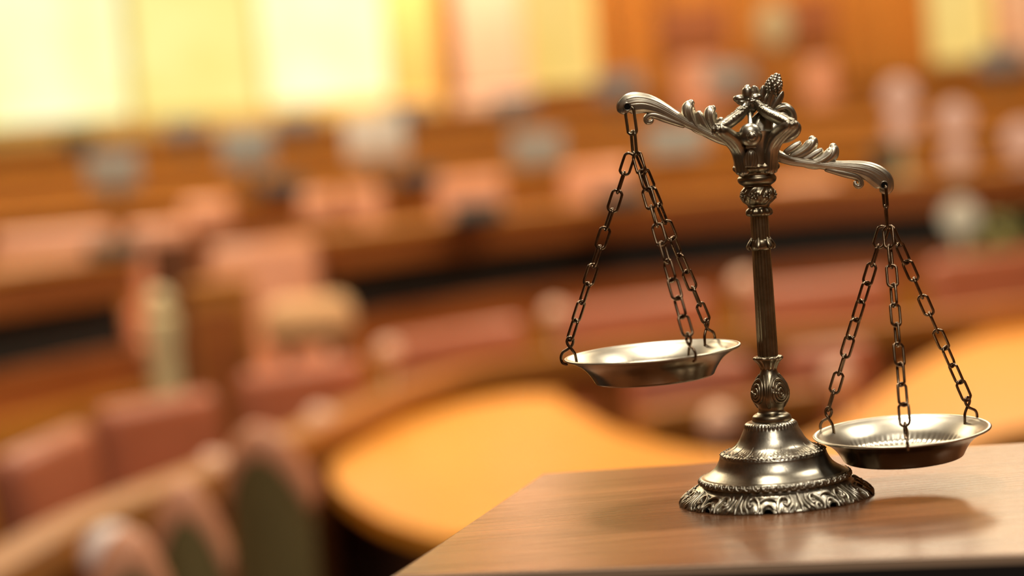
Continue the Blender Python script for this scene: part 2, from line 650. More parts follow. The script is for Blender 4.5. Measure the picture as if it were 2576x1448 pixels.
def prof_r(pr, y):
    for (y0, r0), (y1, r1) in zip(pr, pr[1:]):
        if y1 <= y <= y0:
            return r0 + (r1 - r0) * (y0 - y) / max(y0 - y1, 1e-6)
    return pr[0][1]


vm = MB()
pf = [(hy(y), r) for y, r in catmull([list(p) for p in vase_p], 3)]


def cup_disp(a, h):
    if h > hy(928):
        return 1.3 * math.cos(12 * a)
    return 0


vm.lathe(A0, AX, pf, 96, cup_disp, scale=K)
for qz in range(4):                            # big eyed scrolls round the bulb
    azc = R(-60 + 90 * qz)
    for rad, wd in ((26, 4.2), (17.5, 3.6), (9.5, 3.0)):
        P, W, Bn = [], [], []
        for i in range(13):
            ph = R(-60) + 2 * PI * i / 12 * 0.93
            dx = math.sin(ph) * rad * 0.82
            yy = 986 - math.cos(ph) * rad * (1.35 if math.cos(ph) > 0 else 0.85)
            r = prof_r(vase_p, yy)
            az = azc + dx / max(r, 30)
            P.append(on_axis(yy, r, az, 0.6))
            W.append(wd * K)
            Bn.append(axis_dir(az))
        vm.sweep(P, W, W, Bn, m=8, k=3)
    vm.ball(on_axis(987, prof_r(vase_p, 987), azc, 1), 3.6 * K)
    az2 = azc + PI / 4                           # slim leaf between two scrolls
    for s_ in (-1, 0, 1):
        P = [on_axis(yy, prof_r(vase_p, yy), az2 + s_ * q * 0.26, 0.8) for yy, q in ((1022, 0.2), (1000, 0.3), (975, 0.5), (955, 0.9), (940, 1.6))]
        vm.sweep(P, [2.2 * K, 3.4 * K, 3.4 * K, 2.6 * K, 1.2 * K], None, [axis_dir(az2)] * 5, m=8, k=3)
vm.build('stem_vase', M['pewter_dark'], scale_root, angle=60)

cm = MB()
shaft = [(896, 24.5), (890, 25.2), (800, 24.6), (700, 23.6), (632, 22.8), (560, 22.3), (540, 22)]
cm.lathe(A0, AX, [(hy(y), r) for y, r in catmull([list(p) for p in shaft], 8)], 144,
         lambda a, h: 1.5 * abs(math.cos(6 * a)) ** 0.6 - 0.9, scale=K)
shaft_o = cm.build('column', M['pewter_dark'], scale_root, angle=60)
rm = MB()
rm.lathe(A0, AX, [(hy(y), r) for y, r in [(628, 23), (624, 26), (618, 28), (611, 28), (604, 26), (600, 23)]], 64, scale=K)
for i in range(6):
    az = 2 * PI * i / 6 + 0.15
    rm.sweep([on_axis(597, 23, az), on_axis(603, 26, az), on_axis(612, 31, az), on_axis(620, 34, az), on_axis(624, 31, az)],
             [3 * K, 6 * K, 8 * K, 6.5 * K, 3.5 * K], [2 * K, 3 * K, 4 * K, 4 * K, 3 * K], [axis_dir(az)] * 5, m=10, k=4)
rm.build('column_ring', M['pewter_dark'], scale_root, angle=60)

cap = MB()
cap_p = [(543, 22), (541, 29), (537, 32.5), (532, 33), (527, 31), (522, 27), (518, 27), (514, 29), (509, 35), (500, 41), (490, 43), (480, 41),
         (471, 36), (467, 34), (463, 40), (458, 46), (451, 48.5), (446, 48), (442, 45), (438, 44), (434, 47), (430, 52), (425, 57), (419, 58), (414, 55), (405, 50)]


def cap_disp(a, h):
    d = 0
    if hy(516) < h < hy(466):
        e = math.sin((h - hy(516)) / (hy(466) - hy(516)) * PI)
        d += 2.4 * e * math.sin(8 * a + math.sin(h * 0.16) * 2.0) + 1.4 * e * math.sin(17 * a - h * 0.3)
    if hy(546) < h < hy(522):
        d += 1.8 * math.cos(9 * a + 0.5)
    if h > hy(434):
        d += 1.2 * math.cos(16 * a)
    return d


cap.lathe(A0, AX, [(hy(y), r) for y, r in catmull([list(p) for p in cap_p], 3)], 128, cap_disp, scale=K)
for i in range(7):                                # small rosettes round the ball
    az = 2 * PI * i / 7 - 1.9
    for q in range(5):
        b_ = 2 * PI * q / 5
        cap.ball(on_axis(491 + 8 * math.sin(b_), 41.5, az + 8 * math.cos(b_) / 42, 0.5), 4.0 * K, nu=8, nv=6)
    cap.ball(on_axis(491, 43, az, 1.5), 3.6 * K, nu=8, nv=6)
cap.build('capital', M['pewter_dark'], scale_root, angle=60)

# --- crown head: cup, four horns, arched beaded bands
hd = MB()
cup_p = [(420, 54), (405, 53), (390, 53), (375, 55), (360, 59), (348, 64), (338, 70), (332, 74), (330, 72), (336, 67), (348, 58), (370, 48), (400, 42)]
hd.lathe(A0, AX, [(hy(y), r) for y, r in catmull([list(p) for p in cup_p], 3)], 96, lambda a, h: 2.2 * math.cos(4 * a + R(20)), scale=K, cap1=True)
AZ = [R(-140), R(-50), R(40), R(130)]
for az in AZ:
    nb = axis_dir(az + PI / 2)
    for off, wd in ((0, 17), (-0.24, 10), (0.24, 10), (-0.12, 9), (0.12, 9)):
        pts_ = [(430, 49), (405, 50), (380, 55), (360, 67), (345, 84), (334, 103), (325, 121), (318, 128)]
        P = [on_axis(y, r, az + off * (1 - 0.55 * i / 7)) for i, (y, r) in enumerate(pts_)]
        W = [11, 13, 14, 15, 15, 14, 12, 8]
        T = [wd * f for f in (0.8, 1.05, 1.1, 1.1, 1.05, 0.95, 0.85, 0.55)]
        hd.sweep(P, [q * K for q in W], [q * K for q in T], [nb] * 8, m=16, k=5, ridge=(8, 0.035))
    P = [on_axis(322, 129, az), on_axis(318, 118, az), on_axis(309, 96, az), on_axis(299, 72, az), on_axis(288, 48, az), on_axis(275, 30, az), on_axis(262, 17, az)]
    hd.sweep(P, [9 * K, 13 * K, 15 * K, 15 * K, 14 * K, 12 * K, 10 * K], [11 * K, 15 * K, 16 * K, 15 * K, 14 * K, 12 * K, 10 * K], [nb] * 7, m=16, k=5)
    dn = catmull([list(p) for p in P], 4)
    for i, p in enumerate(dn[2:-5]):
        up = AX * 12 * K + axis_dir(az) * 4.5 * K
        for s_ in (-1.0, -0.35, 0.35, 1.0):
            q = Vector(p) + up * (1 - 0.42 * abs(s_)) + nb * (s_ * 11 * K + random.uniform(-1.5, 1.5) * K)
            r_ = random.uniform(2.6, 5.2) * K
            hd.ball(q + axis_dir(az) * random.uniform(-2, 2) * K, r_ * 1.15, r_ * 0.9, r_ * 0.8, nu=10, nv=8)
hd.build('crown', M['pewter'], scale_root, angle=60)

tp = MB()
cx0 = Vector(S(1884, 262)) - on_axis(262)
tp.lathe(on_axis(292) + cx0 * 0.8, AX, [(0, 6), (6, 8), (14, 9), (22, 12), (30, 17), (36, 20), (40, 18), (44, 12), (48, 8)], 32,
         lambda a, h: 1.3 * math.cos(6 * a), scale=K)
tp.lathe(on_axis(284) + cx0 * 0.9, AX, [(0, 12), (8, 17), (18, 18), (26, 17), (32, 20), (37, 18), (41, 10)], 32,
         lambda a, h: 1.6 * math.cos(7 * a), scale=K)
for dx_, yc_, dy_, a_ in ((-19, 249, -4, 10), (19, 246, -4, -8)):     # side lobes, pinched ovals
    q_ = Matrix.Rotation(R(a_), 3, 'Y')
    tp.ball(S(1881 + dx_, yc_, dy_), 18 * K, 14 * K, 11 * K, rot=q_, nu=24, nv=16)
    tp.ball(S(1881 + dx_ * 0.75, yc_ + 8, dy_ - 3), 15 * K, 12 * K, 8 * K, rot=q_, nu=24, nv=16)
tp.ball(S(1881, 250, 14), 14 * K, 16 * K, 11 * K)
tp.sweep([S(1880, 256, -6), S(1880, 244, -8), S(1880, 234, -8), S(1880, 225, -6), S(1880, 219, -4)], [9 * K, 12.5 * K, 13.5 * K, 12.5 * K, 7 * K], None, m=24, k=6)
tp.sweep([S(1894, 256, 12), S(1897, 242, 14), S(1899, 228, 14), S(1896, 219, 13)], [8 * K, 12.5 * K, 12 * K, 6 * K], [5 * K, 6 * K, 6 * K, 4 * K], m=20, k=6)
tp.build('crown_finial', M['pewter'], scale_root, angle=60)

bs = MB()
bs.sweep([S(1886, 285, -22), S(1887, 300, -46), S(1888, 318, -66)], [6 * K, 5.5 * K, 7 * K], None, m=10)
bs.ball(S(1888, 339, -64), 29 * K, 21 * K, 29 * K, nu=40, nv=24)
bs.lathe(S(1891, 343, -80), (0, -1, 0), [(0, 16), (3, 14), (6, 12.5)], 32, scale=K)
bs.ball(S(1892, 343, -86), 10.5 * K, 7 * K, 10.5 * K, nu=24, nv=14)
bs.rbox(S(1889, 369, -62), (26 * K, 12 * K, 7 * K), 2 * K)
for q in range(5):                                  # closed bud under the boss
    dx = (q - 2) * 6.5
    bs.sweep([S(1889 + dx * 0.2, 377, -60), S(1889 + dx * 0.8, 388, -64 + abs(dx) * 0.5), S(1889 + dx, 402, -64 + abs(dx) * 0.6), S(1889 + dx * 0.9, 417, -63 + abs(dx) * 0.4)],
             [2.5 * K, 4.6 * K, 5.4 * K, 4.5 * K], [3 * K, 5 * K, 5 * K, 4 * K], m=10, k=4)
bs.build('boss', M['pewter'], scale_root, angle=60)

# --- beam
BC = S(1900.5, 366.5)
BU = (S(2223, 465) - S(1578, 268))
HALF = BU.length / 2 / K
BU.normalize()
BV = Vector((-BU.z, 0, BU.x))


def bp_(u, v, dy=0.0):
    return BC + (BU * u + BV * v) * K + Vector((0, dy * K, 0))


def cr(x, y, dy=0, side=-1):
    """point of the enlarged left arm (3.2175 times) in beam coordinates, mirrored for the right arm"""
    dx, dyy = (x - 250) / 3.2175, (y - 370) / 3.2175
    a = R(16.8)
    u = dx * math.cos(a) + dyy * math.sin(a)
    v = dx * math.sin(a) - dyy * math.cos(a)
    return bp_((HALF - u) * (1 if side > 0 else -1), v, dy)


z = 1 / 3.2175 * K
for side in (-1, 1):
    bm_ = MB()
    path = [(212, 405, 46), (225, 375, 64), (262, 352, 80), (320, 342, 84), (395, 345, 76), (475, 368, 66), (550, 402, 54), (635, 448, 44), (720, 492, 39),
            (800, 532, 37), (890, 578, 37), (990, 622, 40), (1100, 650, 44), (1290, 678, 48)]
    bm_.sweep([cr(a, b, 0, side) for a, b, _ in path], [q[2] * z for q in path], [q * z for q in (26, 34, 40, 44, 46, 46, 44, 42, 42, 42, 42, 44, 46, 46)],
              m=48, k=8, ridge=(14, 0.035))
    # raised ribs flowing along the face
    for dy_, offs in ((-38, (0.62, 0.40, 0.15, -0.12)), (38, (0.5, 0.1))):
        for o_ in offs:
            pp = []
            for i, (a, b, wd) in enumerate(path[2:12]):
                q0, q1 = path[max(i + 1, 0)], path[min(i + 3, 13)]
                tx, ty = q1[0] - q0[0], q1[1] - q0[1]
                l_ = math.hypot(tx, ty)
                nx, ny = ty / l_, -tx / l_
                f = o_ * wd * 0.9
                dep = dy_ / 38 * 0.92 * math.sqrt(max(0.05, 1 - (o_ * 0.9) ** 2)) * 42
                pp.append(cr(a + nx * f, b + ny * f, dep / 3.2175, side))
            bm_.sweep(pp, [5 * z, 8 * z, 9 * z, 9 * z, 8 * z, 7 * z, 6 * z, 5 * z, 5 * z, 4 * z], None, m=8, k=4)
    # curled leaf under the arm
    bm_.sweep([cr(*p, 0, side) for p in ((700, 520), (620, 490), (545, 462), (480, 440), (430, 440), (402, 465), (412, 492), (440, 492), (452, 478))],
              [q * z for q in (20, 26, 30, 28, 24, 22, 20, 17, 13)], [q * z for q in (30, 34, 36, 34, 30, 26, 22, 18, 13)], m=20, k=6, ridge=(6, 0.05))
    # standing leaf lobes
    for lobe, wd in ((((862, 575), (800, 530), (755, 460), (738, 400), (748, 358), (764, 336)), (32, 46, 55, 57, 47, 28)),
                     (((985, 590), (955, 545), (924, 480), (916, 430), (926, 395), (940, 380)), (32, 44, 52, 54, 45, 26)),
                     (((900, 560), (866, 510), (838, 450), (822, 420)), (24, 32, 31, 23)),
                     (((1050, 590), (1030, 545), (1012, 500), (998, 470)), (24, 30, 29, 22))):
        bm_.sweep([cr(*p, 0, side) for p in lobe], [q * z for q in wd], [q * 0.8 * z for q in wd], m=28, k=6, ridge=(5, 0.06))
        if len(lobe) == 6:
            pl = [cr(p[0] + 12, p[1] + 6, -wd[i] * 0.8 / 3.2175, side) for i, p in enumerate(lobe)]
            bm_.sweep(pl[:5], [q * z for q in (5, 8, 10, 9, 5)], None, m=8, k=5)
            pl = [cr(p[0] - 20, p[1] + 2, -wd[i] * 0.66 / 3.2175, side) for i, p in enumerate(lobe)]
            bm_.sweep(pl[:5], [q * z for q in (5, 7, 8, 7, 4)], None, m=8, k=5)
    arm = bm_.build('beam_arm', M['pewter_light'], scale_root, angle=60)
    ey = MB()
    ey.sweep([cr(250 + math.cos(t) * 30, 372 + math.sin(t) * 30, -12.5, side) for t in [2 * PI * i / 16 for i in range(16)]], 6 * z, None, m=10, k=3, closed=True)
    ey.build('eyelet', M['pewter'], scale_root)
    hl = MB()  # dark disc set in as the shade inside the eyelet
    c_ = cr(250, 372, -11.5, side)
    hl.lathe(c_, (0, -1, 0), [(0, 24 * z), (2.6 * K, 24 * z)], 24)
    hl.build('eyelet_shade', M['hole'], scale_root)

cr_m = MB()
cr_m.sweep([bp_(0, 20, 4), bp_(0, 60, 6), bp_(0, 95, 8), bp_(0, 125, 8), bp_(0, 145, 8)], [40 * K, 30 * K, 13 * K, 12 * K, 14 * K], [30 * K, 24 * K, 12 * K, 12 * K, 14 * K], m=36, ridge=(9, 0.05))
for s_ in (-1, 1):
    for (P, W) in ((((6, 84), (14, 100), (20, 122), (24, 140), (25, 148)), (5, 9, 10, 7, 3)),
                   (((4, 80), (8, 98), (9, 118), (9, 132)), (5, 8, 9, 4))):
        cr_m.sweep([bp_(s_ * a, b, 4) for a, b in P], [q * K for q in W], [q * 0.55 * K for q in W], m=14, ridge=(3, 0.12))
    if s_ < 0:
        continue                                  # the volute shows on the right of the crown only
    # side volute
    cr_m.ball(bp_(s_ * 46, 82, 10), 24 * K, 9 * K, 24 * K, nu=28, nv=16)
    cr_m.sweep([bp_(s_ * 20, 20, 6), bp_(s_ * 32, 46, 8), bp_(s_ * 42, 66, 10)], [26 * K, 26 * K, 20 * K], [16 * K, 14 * K, 9 * K], m=28, ridge=(7, 0.05))
    P = [(6, 58), (14, 80), (25, 102), (42, 113), (60, 106), (70, 88), (64, 70), (48, 64), (37, 74), (40, 88), (50, 90)]
    cr_m.sweep([bp_(s_ * a, b, 8) for a, b in P], [q * K for q in (6, 8, 9.5, 10.5, 11, 11, 9, 7.5, 6.5, 6, 5)], [q * K for q in (8, 10, 13, 14, 14, 13, 11, 9, 8, 7, 6)], m=18, k=6, ridge=(4, 0.05))
    P = [(40, 30), (62, 40), (80, 56), (86, 74), (76, 86)]
    cr_m.sweep([bp_(s_ * a, b, 14) for a, b in P], [q * K for q in (10, 14, 15, 12, 6)], [q * K for q in (6, 8, 8, 7, 4)], m=16, k=5, ridge=(5, 0.05))
cr_m.build('beam_crest', M['pewter'], scale_root, angle=60)
pc = MB()
pc.lathe(bp_(0, 136, 8), BV, [(0, 8), (8, 14), (18, 17), (28, 16), (38, 12), (46, 6), (49, 1)], 24, scale=K)
for i in range(7):
    hh = 4 + i * 7
    rr = (12, 15.5, 17, 16.5, 14, 9.5, 4)[i]
    nn = (6, 7, 8, 8, 7, 5, 3)[i]
    for q in range(nn):
        a = 2 * PI * (q + 0.5 * (i % 2)) / nn
        pc.ball(bp_(math.cos(a) * rr, 136 + hh, 8 + math.sin(a) * rr), 6.0 * K, 6.0 * K, 6.2 * K, nu=12, nv=8)
pc.build('pine_cone', M['pewter'], scale_root, angle=60)

# --- pans
PAN_R = 220.0
pan_out = [(-71, 0.5), (-71, 60), (-71, 128), (-70, 141), (-67, 149), (-60, 153), (-48, 160), (-34, 170), (-22, 183), (-13, 198), (-7, 210), (-4, 217)]
pan_rim = [(-3, 220), (0, 222), (2.5, 220), (3, 216), (2, 212)]
pan_in = [(-1, 208), (-8, 194), (-18, 180), (-32, 164), (-44, 155), (-52, 149), (-57, 142), (-59, 136), (-60, 132), (-59, 128), (-60, 124), (-62, 110), (-63, 60), (-63, 0.5)]


def make_pan(center, tilt_x, tilt_y, phis, hookpt, drop, sd):
    """pan with its centre, and the three chains up to the hanging ring"""
    random.seed(sd)
    rot = Matrix.Rotation(tilt_y, 3, 'Y') @ Matrix.Rotation(tilt_x, 3, 'X')
    up = rot @ Vector((0, 0, 1))
    mb = MB()
    rows = []
    nn = 256
    for h, r in catmull([list(p) for p in pan_out + pan_rim], 3) + catmull([list(p) for p in pan_in], 3):
        inside = False
        row = []
        for j in range(nn):
            a = 2 * PI * j / nn
            row.append([h, r, a])
        rows.append(row)
    n_out = len(catmull([list(p) for p in pan_out + pan_rim], 3))
    n_rim = len(catmull([list(p) for p in pan_out], 3)) + 1
    RR = []
    for i, row in enumerate(rows):
        Q = []
        for h, r, a in row:
            if i > n_out and 124 < r < 162:
                e = math.sin((r - 124) / 38 * PI)
                h = h + 2.6 * e * abs(math.sin(32 * a + (r - 143) * 0.05))
            Q.append(center + rot @ Vector((math.cos(a) * r, math.sin(a) * r, h)) * K)
        RR.append(Q)
    mb.grid(RR[:n_rim], True, True, False)
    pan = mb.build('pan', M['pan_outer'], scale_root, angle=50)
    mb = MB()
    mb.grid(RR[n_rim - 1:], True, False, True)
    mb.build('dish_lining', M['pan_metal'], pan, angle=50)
    tops = []
    for ph in phis:
        e = rot @ Vector((math.cos(ph), math.sin(ph), 0))
        c = center + e * 205 * K
        side = up.cross(e)

        def L(r_, z_, s_=0):
            return c + (e * r_ + up * z_ + side * s_) * K
        P = [L(-14, -12, 1), L(-13, 2, 1), L(-11, 14, 2), L(-3, 28, 3), L(4, 38, 2), L(5, 48, 0), L(-2, 56, -1), L(-10, 50, -2), L(-9, 40, -3), L(-3, 31, -3),
             L(7, 25, -3), L(18, 19, -2), L(24, 8, 0), L(23, -4, 0), L(19, -9, 0), L(12, -12, 0)]
        hk = MB()
        hk.sweep(P, 3.6 * K, None, [side] * len(P), m=12, k=6)
        hk.build('rim_hook', M['chain_metal'], pan, angle=60)
        tops.append(L(-2, 51, -1))
    return pan, tops, up


def link_mesh(a, b, twist, wire=3.5, width=12.5):
    """one oval link from a to b (points where the wire centre turns)"""
    d = (b - a)
    ln = d.length / K
    d.normalize()
    ref = Vector((0, 1, 0))
    sx = d.cross(ref).normalized()
    sy = d.cross(sx)
    s = sx * math.cos(twist) + sy * math.sin(twist)
    c = (a + b) / 2
    P = []
    rr = width
    hl = ln / 2 - rr * 0.9
    for i in range(7):
        t = PI * i / 6
        P.append(c + (d * (hl + math.sin(t) * rr * 0.9) + s * math.cos(t) * rr) * K)
    for i in range(7):
        t = PI + PI * i / 6
        P.append(c + (d * (-hl + math.sin(t) * rr * 0.9) + s * math.cos(t) * rr) * K)
    m_ = MB()
    m_.sweep(P, wire * K, None, d.cross(s).normalized(), m=10, k=3, closed=True)
    return m_


def chain(a, b, start, pitch=48.5, sag=0.0):
    root = empty('chain', parent=scale_root)
    L = (b - a).length / K
    nl = max(2, round(L / pitch))
    st = (b - a) / nl
    d = (b - a).normalized()
    tw = start
    for i in range(nl):
        over = 3.4 * K
        m_ = link_mesh(a + st * i - d * over, a + st * (i + 1) + d * over, tw, width=12.5 + random.uniform(-0.6, 0.6))
        m_.build('chain_link', M['chain_metal'], root, angle=60)
        tw += R(90 + random.uniform(-28, 22))
    return root


def elev(p):
    d = p - CAM
    return math.atan2(-d.z, math.hypot(d.x, d.y))


for side, cpx, hole, ring_end, phis, app, slope, sd in (
        (-1, (1641, 884), (1583, 268), (1596, 388), (R(177), R(41), R(-67)), R(6.0), 5.45, 3),
        (1, (2268, 1083), (2226, 467), (2233, 572), (R(143), R(23), R(-97)), R(10.2), 5.2, 5)):
    pc_ = S(*cpx)
    tilt_x = app - elev(pc_)
    tilt_y = R(-(slope - 4.6))
    pan, tops, up = make_pan(pc_, tilt_x, tilt_y, phis, None, None, sd)
    h0 = S(hole[0], hole[1], -10)
    rend = S(ring_end[0], ring_end[1], 0)
    hanger = empty('hanger', parent=scale_root)
    if side < 0:
        segs = [(S(1582, 268, -8), S(1592, 338, -3), R(25)), (S(1592, 330, -2), S(1597, 388, 0), R(70))]
    else:
        segs = [(S(2224, 466, -8), S(2229, 524, -3), R(80)), (S(2228, 516, -3), S(2232, 574, 0), R(95))]
    for a, b, tw in segs:
        link_mesh(a, b, tw, wire=4.0, width=11.5).build('hanger_link', M['chain_metal'] if side > 0 else M['pewter_dark'], hanger, angle=60)
    for q, t in enumerate(tops):
        dirx = (t - rend)
        chain(rend + Vector((dirx.x, dirx.y, 0)).normalized() * 11.0 * K, t, (0.2, 1.3, 0.7)[q])

# ==================================================================== the chamber
# --- shell
def shell(name, mbd, m, **kw):
    o = mbd.build(name, m, None, smooth=False)
    o['kind'] = 'structure'
    return o


XL, XR, YF, YB, ZT = -7.5, 7.5, -4.0, 20.0, 5.2
b = MB(); b.rbox(((XL + XR) / 2, (YF + YB) / 2, -0.05), (XR - XL, YB - YF, 0.1), 0); shell('floor', b, M['ground'])
M['ceiling'] = mat('ceiling_plaster', (0.62, 0.52, 0.38), 0.9)
M['panel_wall'] = mat('wall_panelling', (0.30, 0.15, 0.06), 0.6, color2=(0.36, 0.18, 0.07), noise_scale=2)
b = MB(); b.rbox(((XL + XR) / 2, (YF + YB) / 2, ZT + 0.05), (XR - XL, YB - YF, 0.1), 0); shell('ceiling', b, M['ceiling'])
b = MB(); b.rbox((XL - 0.05, (YF + YB) / 2, ZT / 2), (0.1, YB - YF, ZT), 0); shell('wall_left', b, M['panel_wall'])
b = MB(); b.rbox((XR + 0.05, (YF + YB) / 2, ZT / 2), (0.1, YB - YF, ZT), 0); shell('wall_right', b, M['panel_wall'])
b = MB(); b.rbox(((XL + XR) / 2, YF - 0.05, ZT / 2), (XR - XL, 0.1, ZT), 0); shell('wall_front', b, M['panel_wall'])
b = MB(); b.rbox(((XL + XR) / 2, YB + 0.05, ZT / 2), (XR - XL, 0.1, ZT), 0); shell('wall_back', b, M['orange_wood'])
b = MB(); b.rbox((0, -0.6, DAIS / 2), (5.0, 6.0, DAIS), 0.0)
shell('floor.001', b, M['ground'])


def bx(px):                       # x on the back wall for a column of the photograph
    return at_y(px, 120, YB).x


def bz(px, py):
    return at_y(px, py, YB).z


# windows and lit bays of the back wall
SILL = bz(500, 285)
M['win_a'] = emitter('bright_window', (1.0, 0.97, 0.42), 1.08, (1.0, 1.0, 0.66), 0.9)
M['win_b'] = emitter('curtained_window', (0.92, 0.76, 0.22), 1.0, (1.0, 0.95, 0.38), 0.9)
M['win_c'] = emitter('lit_bay', (0.98, 0.66, 0.16), 0.8, (1.0, 0.74, 0.24), 0.6)
M['frame_y'] = mat('yellow_window_frame', (0.95, 0.80, 0.34), 0.6)
wn = 0
for x0, x1, mm in ((-60, 318, 'win_a'), (332, 640, 'win_b'), (654, 975, 'win_a')):
    wn += 1
    X0, X1 = bx(x0), bx(x1)
    b = MB()
    for cx, wd in ((X0, 0.035), (X1, 0.035)):
        b.rbox((cx, YB - 0.03, (SILL + 4.7) / 2), (wd, 0.08, 4.7 - SILL), 0.01)
    for cz in (SILL, 4.7):
        b.rbox(((X0 + X1) / 2, YB - 0.03, cz), (X1 - X0, 0.08, 0.06), 0.01)
    wo = b.build('window_%d' % wn, M['frame_y'], None, smooth=False)
    wo['kind'] = 'structure'
    b = MB()
    b.rbox(((X0 + X1) / 2, YB - 0.015, (SILL + 4.7) / 2), (X1 - X0 - 0.04, 0.01, 4.7 - SILL - 0.04), 0)
    b.build('pane', M[mm], wo, smooth=False)
for i, (x0, x1, mm) in enumerate(((1325, 1490, 'win_c'), (2335, 2490, 'win_c'))):
    wn += 1
    X0, X1 = bx(x0), bx(x1)
    zl = bz((x0 + x1) / 2, 215 if i == 0 else 150)
    b = MB()
    for cx in (X0, X1):
        b.rbox((cx, YB - 0.03, (zl + 4.7) / 2), (0.05, 0.08, 4.7 - zl), 0.01)
    b.rbox(((X0 + X1) / 2, YB - 0.03, zl), (X1 - X0, 0.08, 0.05), 0.01)
    wo = b.build('window_%d' % wn, M['frame_y'], None, smooth=False)
    wo['kind'] = 'structure'
    b = MB()
    b.rbox(((X0 + X1) / 2, YB - 0.015, (zl + 4.7) / 2), (X1 - X0 - 0.04, 0.01, 4.7 - zl - 0.04), 0)
    b.build('pane', M[mm], wo, smooth=False)
b = MB()
b.rbox(((bx(-80) + bx(1100)) / 2, YB - 0.06, SILL - 0.12), (bx(1100) - bx(-80), 0.2, 0.16), 0.02)
shell('trim_1', b, M['yellow_wall'])
b = MB()
b.rbox(((bx(985) + bx(1105)) / 2, YB - 0.05, 3.4), (bx(1105) - bx(985), 0.06, 2.6), 0.0)
shell('wall_back.001', b, M['yellow_wall'])
b = MB()
for px_ in (1125, 1510, 1640, 1850, 2120, 2320):
    b.rbox((bx(px_), YB - 0.06, 2.6), (0.11, 0.12, 5.0), 0.02)
shell('trim_2', b, M['orange_wood'])
for i, (x0, x1) in enumerate(((1150, 1320), (2515, 2640))):
    b = MB()
    cx, wd = (bx(x0) + bx(x1)) / 2, bx(x1) - bx(x0)
    zb = bz((x0 + x1) / 2, 235 if i == 0 else 200)
    b.rbox((cx, YB - 0.25, (zb + ZT) / 2), (wd, 0.4, ZT - zb), 0.05)
    b.rbox((cx, YB - 0.25, zb / 2), (wd * 1.15, 0.44, zb), 0.03)
    shell('pillar' if i == 0 else 'pillar.001', b, M['rose_stone'])
# doors with dark red panels
for i, (x0, x1, ylo, yhi) in enumerate(((1655, 1835, 125, 15), (1985, 2110, 105, -10))):
    X0, X1 = bx(x0), bx(x1)
    d0, d1 = bz((x0 + x1) / 2, ylo), bz((x0 + x1) / 2, yhi)
    b = MB()
    b.rbox(((X0 + X1) / 2, YB - 0.04, (d0 + d1) / 2), (X1 - X0, 0.06, d1 - d0), 0.01)
    o = b.build('wall_panel', M['red_wood'], None, smooth=False)
    tag(o, ('wide' if i == 0 else 'narrower') + ' dark red wood panel on the orange back wall ' + ('left of the pine cone tip' if i == 0 else 'right of the pine cone tip'), 'wall panel', 'dark red wall panels')


# --- seating tiers
def zpath(pts, zz):
    return [at_z(a, b_, zz) for a, b_ in pts]


def smooth_path(P, k=6):
    return [Vector(q) for q in catmull([list(p) for p in P], k)]


# platform floors
TC = smooth_path(zpath([(-250, 858), (0, 815), (350, 757)], 1.2))
TC2 = smooth_path(zpath([(850, 700), (1100, 662), (1500, 612), (1900, 575), (2280, 545), (2700, 510)], 1.2))
TCall = smooth_path([TC[0], TC[-1], TC2[0], TC2[-1]], 8)
b = MB(); b.strip(TCall, 0.35, 3.0, 0.0, 0.35); shell('floor.002', b, M['dark_wood'])


def tier_desk(path, label, m_front='red_wood', z_top=1.42, base=0.35, ledge=True, black=True, cat='desk', z_band=(1.225, 0.99)):
    root = empty('curved_desk', tuple(Vector((path[0].x, path[0].y, base))))
    tag(root, label, cat, 'curved wooden desks of the rising rows')
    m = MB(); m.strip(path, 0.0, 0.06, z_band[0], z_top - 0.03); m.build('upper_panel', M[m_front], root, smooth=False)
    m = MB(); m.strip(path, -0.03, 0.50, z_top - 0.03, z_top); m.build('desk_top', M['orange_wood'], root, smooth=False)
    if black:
        m = MB(); m.strip(path, 0.10, 0.14, z_band[1], z_band[0]); m.build('shadow_recess', M['black'], root, smooth=False)  # flat black painted in for the shade of the gap
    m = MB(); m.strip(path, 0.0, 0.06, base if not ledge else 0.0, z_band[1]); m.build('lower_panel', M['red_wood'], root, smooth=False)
    if ledge:
        m = MB(); m.strip(path, -0.16, 0.0, 0.0, 0.80); m.build('ledge', M['orange_wood'], root, smooth=False)
    return root


tier_desk(TC, 'curved red-brown desk with black band at the far left, left of the aisle')
tier_desk(TC2, 'long curved red-brown desk with black band behind the pink seats, right of the aisle')

# row D and row E
def level_path(d0, d1, xs, curve=0.0):
    return [Vector((x, d0 + (d1 - d0) * (i / (len(xs) - 1)) + curve * math.sin(PI * i / (len(xs) - 1)), 0)) for i, x in enumerate(xs)]


DP = level_path(12.6, 14.6, [-4.6 + i * 0.85 for i in range(13)], 1.0)
EP = level_path(15.6, 17.2, [-5.2 + i * 0.95 for i in range(13)], 0.9)
FP = level_path(18.3, 18.9, [-5.6 + i * 1.0 for i in range(13)], 0.1)
b = MB(); b.strip(DP, 0.0, 2.9, 0.0, 0.75); shell('floor.003', b, M['dark_wood'])
b = MB(); b.strip(EP, 0.0, 2.6, 0.0, 1.05); shell('floor.004', b, M['dark_wood'])


def row_desk(path, z_top, base, label, m1='orange_wood'):
    root = empty('curved_desk', (path[0].x, path[0].y, base))
    tag(root, label, 'desk', 'curved wooden desks of the rising rows')
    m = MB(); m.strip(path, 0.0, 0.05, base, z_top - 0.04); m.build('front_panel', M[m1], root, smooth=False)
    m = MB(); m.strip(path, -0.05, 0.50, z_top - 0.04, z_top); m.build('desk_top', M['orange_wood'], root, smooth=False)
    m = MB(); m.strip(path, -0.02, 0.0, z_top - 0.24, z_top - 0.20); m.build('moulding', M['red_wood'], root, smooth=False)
    return root


